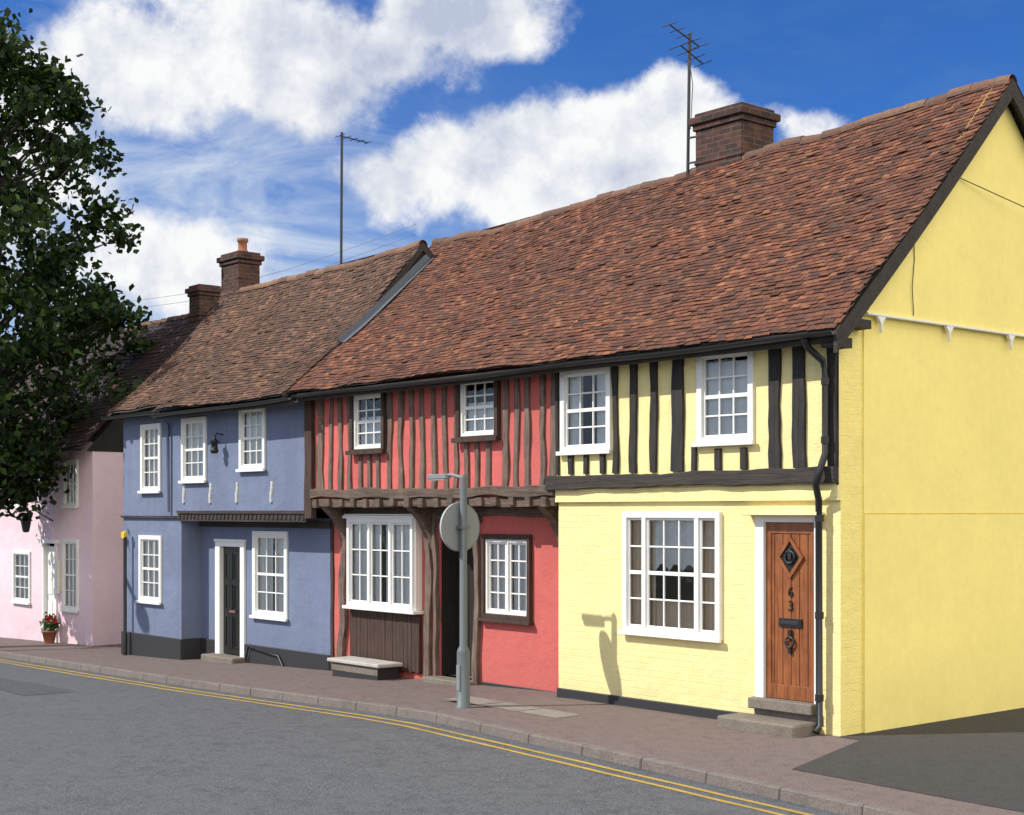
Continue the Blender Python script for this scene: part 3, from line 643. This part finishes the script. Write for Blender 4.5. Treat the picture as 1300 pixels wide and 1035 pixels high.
for xa in (-13.43,-13.13):
    for za,zb in ((-.06,.5),(.6,1.05),(1.13,1.6)):
        D.box(xa,xa+.26,.425,.4399,za,za+.03,m_doorblk);D.box(xa,xa+.26,.425,.4399,zb-.03,zb,m_doorblk);D.box(xa,xa+.03,.425,.4399,za+.03,zb-.03,m_doorblk);D.box(xa+.23,xa+.26,.425,.4399,za+.03,zb-.03,m_doorblk)
door=mk(D,"door",B,label="black panelled front door",bevel=.003)
h=MB(); h.box(-13.25,-13.05,.41,.438,.56,.60,m_ridge); mk(h,"letter_box",door)
mb=MB(); mb.box(-13.7,-12.6,.1,.44,-.5,-.17,m_stone); mk(mb,"door_step",B,bevel=.02)
for x in (-14.1,-13.15,-12.25,-11.15):
    o=MB(); z=2.62
    prof=[(0,-.17,.025),(0,-.14,.045),(0,-.08,.03),(0,-.03,.05),(0,.03,.04),(0,.08,.055),(0,.11,.025),(0,.14,.038),(0,.17,.015)]
    vs=[];fs=[];nn=10; sx_=R.uniform(-.025,.025)
    for (_,dz,r) in prof:
        r*=.8+R.random()*.4
        for q in range(nn):
            t=math.pi*q/(nn-1); vs.append((x+sx_*math.sin(dz*16)-math.cos(t)*r,-math.sin(t)*.03,z+dz))
    for i in range(len(prof)-1):
        for q in range(nn-1): fs.append((i*nn+q,i*nn+q+1,(i+1)*nn+q+1,(i+1)*nn+q))
    o.mesh(vs,fs,m_relief,True); mk(o,"plaster_ornament",B,label="small white relief plaster figure")
o=MB(); o.tube([(-12.73,0,3.6),(-12.73,-.12,3.62),(-12.73,-.16,3.55)],.012,m_iron,6); o.lathe((-12.73,-.16,3.28),[(.0,0),(.05,.0),(.075,.05),(.06,.07),(.05,.17),(.09,.18),(.02,.26),(.02,.3)],m_iron,10); mk(o,"wall_lantern",B)
mb=MB(); mb.tube([(-14.6,-.30,4.02),(-14.6,-.06,3.86),(-14.6,-.05,2.3)],.03,m_blue,8); mk(mb,"downpipe",B)
mb=MB(); mb.tube([(-11.3,.33,-.28),(-11.5,.33,-.06),(-12.45,.33,.03),(-12.55,.33,-.2)],.018,m_iron,6); mk(mb,"waste_pipe",B)
chimney(B,-16.72,-15.95,2.12,2.68,5.5,7.40,pots=[(-16.25,2.4,.3,.1)],label="brick chimney stack with single pot")
# ------------------------------------------------------------------ PINK HOUSE
Pk=thing("cottage",(-22.3,2,gz(-22)),"pink rendered cottage with dark tiled roof","cottage","terraced cottages along the street")
mb=MB(); p1=(-20.88,-20.08,.2,1.72); p2=(-23.6,-22.6,.25,1.42); p3=(-20.8,-20.1,2.40,3.40); p4=(-23.5,-22.8,2.40,3.35); pd=(-21.9,-21.15,-.5,1.62)
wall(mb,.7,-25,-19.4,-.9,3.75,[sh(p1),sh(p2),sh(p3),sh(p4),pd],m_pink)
mb.poly([(-19.4,.7,-.9),(-19.4,6.1,-.9),(-19.4,6.1,3.6),(-19.4,.7,3.6)],m_pink)
mb.poly([(-19.39,.55,3.55),(-19.39,6.2,3.55),(-19.39,3.4,6.60)],m_vdark)
mb.poly([(-25,6.1,-.9),(-25,6.1,3.9),(-19.4,6.1,3.9),(-19.4,6.1,-.9)],m_back)
mk(mb,"wall",Pk)
tile_roof(Pk,-25,-19.25,lambda x:(.42,3.62),lambda x:(3.4,6.70),m_tileD,21,back=(6.4,3.7),course=.12,tw=.19,label="dark brown clay tile roof")
for w in (p1,p2,p3,p4): window(Pk,*w,.7,cur="net",label="white small-paned window")
D=MB(); D.box(-21.82,-21.23,.75,.79,-.45,1.55,m_white)
for za,zb in ((-.3,.35),(.5,1.4)):
    for xa in (-21.76,-21.50): D.box(xa,xa+.22,.735,.7499,za,zb,m_white)
door=mk(D,"door",Pk,label="white panelled front door",bevel=.004)
mb=MB(); mb.box(-21.9,-21.82,.66,.8,-.55,1.62,m_white); mb.box(-21.23,-21.15,.66,.8,-.55,1.62,m_white); mb.box(-21.98,-21.07,.58,.8,1.62,1.70,m_white); mk(mb,"door_frame",Pk)
mb=MB(); mb.box(-21.05,-20.98,.62,.69,.55,1.25,m_white); mb.box(-21.1,-20.93,.66,.699,.6,1.2,m_curb); mk(mb,"notice_board",Pk)
chimney(Pk,-19.9,-19.35,3.1,3.7,6.0,7.25,label="dark brick chimney on the ridge")
gutter(Pk,-25,-19.3,.38,lambda x:3.6)
mb=MB(); mb.tube([(-21.4,.7,2.1),(-21.4,.3,2.33),(-21.4,.15,2.32),(-21.4,.1,2.24)],.014,m_iron,6)
mb.lathe((-21.4,.1,1.86),[(.04,0),(.07,.02),(.11,.24),(.14,.25),(.05,.37),(.01,.4)],m_iron,6,False); mk(mb,"wall_lantern",Pk,label="black iron bracket lantern")
Wh=thing("cottage",(-29,2,-.75),"white rendered house partly hidden by tree","cottage","terraced cottages along the street")
mb=MB(); q1=(-26.6,-25.7,.1,1.5); q2=(-28.8,-27.9,.1,1.5); q3=(-26.6,-25.7,2.4,3.6); q4=(-28.8,-27.9,2.4,3.6)
wall(mb,1.1,-33,-25,-1,4.3,[sh(w) for w in (q1,q2,q3,q4)],m_white_wall)
mb.poly([(-25,1.1,-1),(-25,6.5,-1),(-25,6.5,4.3),(-25,3.8,7),(-25,1.1,4.3)],m_white_wall)
mb.poly([(-33,6.5,-1),(-33,6.5,4.3),(-25,6.5,4.3),(-25,6.5,-1)],m_back)
mk(mb,"wall",Wh)
for w in (q1,q2,q3,q4): window(Wh,*w,1.1,cur="net",rows=2,label="white sash window")
tile_roof(Wh,-33,-24.9,lambda x:(.8,4.1),lambda x:(3.8,7.0),m_tileD,31,back=(6.8,4.1),course=.16,tw=.24,label="dark tiled roof")
# ------------------------------------------------------------------ stone bench
bn=thing("stone_bench",(-8.5,0,gz(-8.5)),"low pale bench with boxed base against the red cottage","bench")
mb=MB(); mb.box(-9.28,-7.95,-.18,.27,.06,.115,m_seat); mk(mb,"seat",bn,bevel=.012)
mb=MB(); mb.box(-9.2,-8.03,-.13,.25,-.3,.059,m_plinth); mb.box(-9.21,-8.02,-.139,-.131,-.06,.045,m_stone); mk(mb,"base",bn,bevel=.01)
# ------------------------------------------------------------------ road sign with lamp
sx,sy=-4.28,-1.53
sg=thing("road_sign",(sx,sy,0),"grey post with round sign plate seen from behind and small lamp","road sign")
mb=MB(); mb.lathe((sx,sy,-.02),[(.1,0),(.1,.03),(.078,.05),(.078,.66),(.07,.70),(.046,.74),(.042,2.72),(.03,2.76),(0,2.76)],m_greyd,16); mb.box(sx-.03,sx+.03,sy-.083,sy-.07,.2,.5,m_grey); mk(mb,"post",sg)
mb=MB(); n=36
for (xx,fl) in ((sx-.075,1),(sx-.055,0)):
    pts=[(xx,sy+.285*math.cos(2*math.pi*k/n),2.12+.285*math.sin(2*math.pi*k/n)) for k in range(n)]; mb.poly(pts if fl==0 else pts[::-1],m_grey)
mb.tube([(sx-.078,sy,2.12),(sx-.05,sy,2.12)],.292,m_rim,36,False)
mk(mb,"sign_plate",sg)
mb=MB(); mb.box(sx-.054,sx+.045,sy-.07,sy+.07,2.10,2.14,m_greyd); mk(mb,"bracket",sg)
mb=MB(); mb.tube([(sx,sy,2.70),(sx-.18,sy-.04,2.74),(sx-.3,sy-.06,2.73)],.022,m_grey,8); mb.box(sx-.58,sx-.22,sy-.10,sy-.01,2.69,2.75,m_grey); mb.box(sx-.56,sx-.26,sy-.09,sy-.02,2.675,2.69,m_white); mk(mb,"lamp",sg,bevel=.01)
px,py=-16.18,-.12
bp=thing("marker_post",(px,py,gz(px)),"slim dark post with yellow cap on the pavement","post")
mb=MB(); mb.lathe((px,py,gz(px)-.02),[(.04,0),(.04,.4),(.032,.43),(.032,2.22)],m_iron,10); mk(mb,"post",bp)
mb=MB(); mb.lathe((px,py,gz(px)+2.2),[(.038,0),(.038,.10),(0,.11)],m_yelcap,10); mb.box(px-.06,px+.06,py-.05,py-.04,gz(px)+2.18,gz(px)+2.29,m_yelcap); mk(mb,"cap",bp)
fx,fy=-21.0,.45; fz=gz(fx)
fp=thing("flower_pot",(fx,fy,fz),"terracotta pot of red geraniums beside the door","flower pot")
mb=MB(); mb.lathe((fx,fy,fz),[(.10,0),(.15,.24),(.17,.24),(.17,.28),(.14,.28),(.13,.24)],m_terra,16); mk(mb,"pot",fp)
m_leaf0=paint("geranium_leaf",(.04,.09,.02),.6,.3); m_flow=paint("red_petal",(.6,.015,.01),.6,.1)
mb=MB()
for i in range(420):
    p=Vector((R.gauss(0,.085),R.gauss(0,.07),.42+R.gauss(0,.08))); red=p.z>.45 and R.random()<.45; s=.035
    a=Vector((R.uniform(-1,1),R.uniform(-1,1),R.uniform(-1,1))).normalized(); b=a.orthogonal().normalized(); c=Vector((fx,fy,fz))+p
    mb.poly([c-a*s,c-b*s,c+a*s,c+b*s],m_flow if red else m_leaf0)
mk(mb,"flowers",fp)
# ------------------------------------------------------------------ antennas
def yagi(mb,c,d,L,n,el,mat):
    d=Vector(d).normalized(); e=d.cross(Vector((0,0,1))).normalized(); c=Vector(c)
    mb.tube([c-d*L*.4,c+d*L*.6],.011,mat,6)
    for i in range(n):
        p=c+d*L*(-.4+i/(n-1)); l=el*(1-.25*i/(n-1)); mb.tube([p-e*l/2,p+e*l/2],.007,mat,5)
an=thing("television_antenna",(-4.68,2.75,7.0),"tall television antenna strapped to brick chimney","antenna","rooftop antennas")
mb=MB(); mb.tube([(-4.72,2.8,6.85),(-4.68,2.8,8.95)],.022,m_metal,8); 
for z in (7.15,7.5): mb.tube([(-4.70,2.8,z),(-4.56,2.83,z)],.015,m_metal,6)
mk(mb,"mast",an)
mb=MB(); yagi(mb,(-4.68,2.75,8.88),(.0,-1,.3),.62,5,.36,m_metal); mk(mb,"aerial",an)
mb=MB(); yagi(mb,(-4.68,2.8,8.68),(.1,1,-.45),.45,4,.5,m_metal); mk(mb,"aerial",an)
mb=MB(); mb.tube([(-4.68,2.78,8.6),(-4.55,2.72,8.2),(-4.63,2.76,7.6)],.006,m_metal,5); mk(mb,"antenna_cable",an)
an=thing("television_antenna",(-12.77,2.4,6.3),"slim rooftop antenna above blue cottage","antenna","rooftop antennas")
mb=MB(); mb.tube([(-12.77,2.4,6.1),(-12.74,2.4,9.1)],.024,m_metal,8); mk(mb,"mast",an)
mb=MB(); yagi(mb,(-12.74,2.6,9.02),(.0,1,-.05),.6,5,.3,m_metal); mk(mb,"aerial",an)
mb=MB()
for dz in (0,.18):
    pts=[]
    for i in range(9):
        t=i/8; pts.append((-24+t*12.0,3.5,7.2+dz+.1*t-.25*math.sin(math.pi*t)))
    mb.tube(pts,.0045,m_grey,5)
mk(mb,"overhead_wires",label="thin overhead wires strung above the roofs",category="wires")
lx,ly=-19.8,-1.5
sl=thing("street_lamp",(lx,ly,gz(lx)),"dark street lamp column with curved arm beside the tree","street lamp")
mb=MB(); mb.lathe((lx,ly,gz(lx)-.02),[(.11,0),(.11,1.0),(.07,1.05),(.05,5.2)],m_greyd,12); mb.tube([(lx,ly,4.6),(lx+.5,ly-1.0,5.0),(lx+1.1,ly-2.1,5.0)],.035,m_greyd,8); mk(mb,"column",sl)
mb=MB(); mb.lathe((lx+1.5,ly-2.6,4.82),[(.0,-.08),(.18,-.06),(.24,.0),(.22,.07),(.1,.14),(0,.15)],m_greyd,14); mb.tube([(lx+1.05,ly-2.0,5.0),(lx+1.4,ly-2.5,4.93)],.05,m_greyd,8); mk(mb,"lamp_head",sl)
# ------------------------------------------------------------------ TREE
def leafmat():
    m,nt,p=newmat("leaves"); g=N(nt,"ShaderNodeNewGeometry")
    r=N(nt,"ShaderNodeValToRGB"); LK(nt,g.outputs["Random Per Island"],r.inputs[0]); e=r.color_ramp.elements
    e[0].color=(.006,.014,.004,1); e[1].color=(.06,.11,.02,1)  # bright end puts sunlit leaf edges into the leaf colour
    e2=e.new(.72); e2.color=(.016,.034,.008,1)
    LK(nt,r.outputs[0],p.inputs["Base Color"]); p.inputs["Roughness"].default_value=.5; p.inputs["Specular IOR Level"].default_value=.25
    t=N(nt,"ShaderNodeBsdfTranslucent"); t.inputs[0].default_value=(.07,.13,.015,1); mx=N(nt,"ShaderNodeMixShader"); mx.inputs[0].default_value=.15
    LK(nt,p.outputs[0],mx.inputs[1]); LK(nt,t.outputs[0],mx.inputs[2]); LK(nt,mx.outputs[0],nt.nodes["Material Output"].inputs[0])
    return m
m_leaf=leafmat(); m_bark=timber("bark",(.02,.017,.014),(.05,.04,.032))
tx,ty=-21.0,-1.0; tz=gz(tx)
T=thing("tree",(tx,ty,tz),"leafy broad-crowned tree growing on the pavement by the pink cottage","tree")
PR=[(2.5,.8),(3.0,1.4),(3.6,1.9),(4.2,2.4),(4.75,3.3),(5.4,3.75),(6.4,3.6),(7.5,3.55),(8.2,3.45),(9.6,3.1),(10.4,2.6),(11.3,1.9),(12.0,1.25),(12.6,.6)]
tr=random.Random(5)
mb=MB(); mb.tube([(tx,ty,tz-.1),(tx+.03,ty,1),(tx-.03,ty+.05,3),(tx+.05,ty,5.5),(tx,ty,8.5),(tx+.05,ty,11.5)],[.27,.21,.18,.14,.09,.02],m_bark,12)
clumps=[]
for i in range(215):
    z=tr.uniform(2.6,12.3); r=interp(PR,z); a=tr.uniform(0,6.283); q=r*math.sqrt(tr.uniform(.10,1))*.95
    edge=q/r
    clumps.append((Vector((tx+q*math.cos(a),ty+q*math.sin(a),z)),tr.uniform(.42,.68) if edge<.72 else tr.uniform(.18,.46)))
for c,s in clumps:
    if tr.random()<.6:
        z0=max(2.2,c.z-1.2-tr.random()); b=Vector((tx,ty,z0)); mid=(b+c)/2+Vector((0,0,.1))
        mb.tube([b,mid,c],[.05,.025,.006],m_bark,5,False)
mk(mb,"trunk",T)
mb=MB(); vs=[];fs=[]
for c,s in clumps:
    k=int(140*(s/.5)**2)
    for j in range(k):
        d=Vector((tr.gauss(0,1),tr.gauss(0,1),tr.gauss(0,1)*.75))*s*.52
        p=c+d
        n=Vector((tr.uniform(-1,1),tr.uniform(-1,1),tr.uniform(-.2,1.2))).normalized(); a=n.orthogonal().normalized()
        an_=tr.uniform(0,6.28); b=n.cross(a); a,b=a*math.cos(an_)+b*math.sin(an_),b*math.cos(an_)-a*math.sin(an_)
        L=tr.uniform(.06,.11); W=L*.78; i0=len(vs)
        vs+=[p-a*L,p-b*W*.9-a*L*.25-n*.015,p-b*W*.5+a*L*.5,p+a*L*1.15-n*.025,p+b*W*.5+a*L*.5,p+b*W*.9-a*L*.25-n*.015]; fs.append((i0,i0+1,i0+2,i0+3,i0+4,i0+5))
mb.mesh(vs,fs,m_leaf); mk(mb,"crown",T)
# ------------------------------------------------------------------ SUN / WORLD / CAMERA
SD=Vector((.97,1.53,-1.68)).normalized()
sun=bpy.data.lights.new("sun",'SUN'); sun.energy=5.0; sun.angle=math.radians(.5); sun.color=(1,.96,.88)
so=bpy.data.objects.new("sun",sun); COL.objects.link(so); so.rotation_euler=SD.to_track_quat('-Z','Y').to_euler(); so.location=(-5,-20,20)
W=bpy.data.worlds.new("World"); scene.world=W; W.use_nodes=True; nt=W.node_tree; nt.nodes.clear()
try: W.cycles.sampling_method='MANUAL'; W.cycles.sample_map_resolution=256
except Exception: pass
out=N(nt,"ShaderNodeOutputWorld"); bg=N(nt,"ShaderNodeBackground"); LK(nt,bg.outputs[0],out.inputs[0]); bg.inputs[1].default_value=.10
sky=N(nt,"ShaderNodeTexSky"); sky.sky_type='NISHITA'; sky.sun_disc=False; sky.sun_elevation=math.asin(-SD.z); sky.sun_rotation=math.atan2(-SD.x,-SD.y)
sky.air_density=1.0; sky.dust_density=.3; sky.ozone_density=3.0
tc=N(nt,"ShaderNodeTexCoord"); D0=tc.outputs["Generated"]
g=nt; V=D0
wn=N(g,"ShaderNodeTexNoise"); LK(g,V,wn.inputs["Vector"]); wn.inputs["Scale"].default_value=8; wn.inputs["Detail"].default_value=3
wma=N(g,"ShaderNodeVectorMath",operation='MULTIPLY_ADD'); LK(g,wn.outputs["Color"],wma.inputs[0]); wma.inputs[1].default_value=(.08,.08,.08); 
wsb=N(g,"ShaderNodeVectorMath",operation='SUBTRACT'); LK(g,V,wsb.inputs[0]); wsb.inputs[1].default_value=(.04,.04,.04); LK(g,wsb.outputs[0],wma.inputs[2])
sp=N(g,"ShaderNodeSeparateXYZ"); LK(g,wma.outputs[0],sp.inputs[0])
phi=M(g,'ARCTAN2',M(g,'MULTIPLY',sp.outputs[0],-1),sp.outputs[1]); az=M(g,'SUBTRACT',.8674,phi); el=M(g,'ARCSINE',sp.outputs[2])
ae=N(g,"ShaderNodeCombineXYZ"); LK(g,az,ae.inputs[0]); LK(g,el,ae.inputs[1])
BL=[(190,100,140,65,.88),(400,70,180,68,.95),(590,25,115,50,.9),(560,210,90,60,1.05),(690,215,130,72,1.1),(810,205,105,75,1.05),(850,150,60,45,.92),(1020,165,60,28,.78),
    (210,340,130,70,.78),(60,170,110,120,.68)]
cur=None
for (u,v,ru,rv,w) in BL:
    a0=math.atan((u-650)/1862); e0=math.atan((650-v)/1862*math.cos(a0))
    n=N(g,"ShaderNodeVectorMath",operation='MULTIPLY_ADD'); LK(g,ae.outputs[0],n.inputs[0]); n.inputs[1].default_value=(1862/ru,1862/rv,0); n.inputs[2].default_value=(-a0*1862/ru,-e0*1862/rv,0)
    d=N(g,"ShaderNodeVectorMath",operation='LENGTH'); LK(g,n.outputs[0],d.inputs[0])
    val=MR(g,d.outputs["Value"],.4,1.9,w,0)
    cur=val if cur is None else M(g,'MAXIMUM',cur,val)
far=M(g,'MAXIMUM',MR(g,M(g,'ABSOLUTE',az),.42,.6,0,.42),MR(g,el,.42,.6,0,.42))
cur=M(g,'MAXIMUM',cur,far)
f1=ns(g,V,8,9,.62)
ofs=N(g,"ShaderNodeVectorMath",operation='ADD'); LK(g,V,ofs.inputs[0]); ofs.inputs[1].default_value=(-.009,-.006,.016)
f2=ns(g,ofs.outputs[0],8,6,.6)
dn=M(g,'ADD',cur,M(g,'MULTIPLY',M(g,'SUBTRACT',f1,.5),1.8))
mask=N(nt,"ShaderNodeMapRange",interpolation_type='SMOOTHSTEP'); LK(nt,dn,mask.inputs[0]); mask.inputs[1].default_value=.38; mask.inputs[2].default_value=.72
big=ns(g,V,6,2,.5)
shade=M(nt,'ADD',M(nt,'MULTIPLY',M(nt,'SUBTRACT',f2,f1),4.5),M(nt,'MULTIPLY',M(nt,'SUBTRACT',dn,.85),.35))
shade=M(nt,'ADD',shade,M(nt,'MULTIPLY',M(nt,'SUBTRACT',big,.5),1.8))
shade=MR(nt,shade,-.25,.75,0,1)
ccol=MX(nt,shade,(9.6,9.65,9.7),(4.9,5.5,7.0))
sz=N(nt,"ShaderNodeSeparateXYZ"); LK(nt,D0,sz.inputs[0])
gable_fill=MR(nt,sz.outputs[0],.0,.45,0,1)  # unseen +X sky glow, added to brighten the shaded gable
boost=M(nt,'ADD',MR(nt,sz.outputs[2],.38,.7,1,.75),M(nt,'MULTIPLY',gable_fill,1.45))
cb=N(nt,"ShaderNodeVectorMath",operation='SCALE'); LK(nt,MX(nt,gable_fill,ccol,(9.0,8.5,7.4)),cb.inputs[0]); LK(nt,boost,cb.inputs["Scale"])
tint=MX(nt,1.0,sky.outputs[0],(.28,.64,1.22),'MULTIPLY')
vv=N(nt,"ShaderNodeVectorMath",operation='MULTIPLY'); LK(nt,D0,vv.inputs[0]); vv.inputs[1].default_value=(6,6,20)
veil=MR(nt,ns(nt,vv.outputs[0],1.3,5,.65,.8),.42,.72,0,.8)
leftw=M(nt,'MULTIPLY',MR(nt,az,-.0,-.16,.08,1),MR(nt,el,.34,.2,.3,1))
haze=M(nt,'MULTIPLY',MR(nt,az,.1,-.2,.0,.38),MR(nt,el,.33,.12,0,1))
veil=M(nt,'ADD',M(nt,'MULTIPLY',veil,leftw),haze,clamp=True)
base=MX(nt,veil,tint,(6.8,7.6,8.6))
mk2=M(nt,'MAXIMUM',mask.outputs[0],M(nt,'MULTIPLY',gable_fill,MR(nt,sz.outputs[2],.0,.1,.5,.9)))
fin=MX(nt,mk2,base,cb.outputs[0])
LK(nt,fin,bg.inputs[0])
cam=bpy.data.cameras.new("camera"); co=bpy.data.objects.new("camera",cam); COL.objects.link(co)
cam.sensor_width=36; cam.lens=1862/1300*36; cam.shift_y=.1019; cam.clip_end=3000
co.location=(9.27,-12.27,2.3); co.rotation_euler=(math.pi/2,0,math.radians(49.7))
scene.camera=co
scene.view_settings.view_transform='Standard'
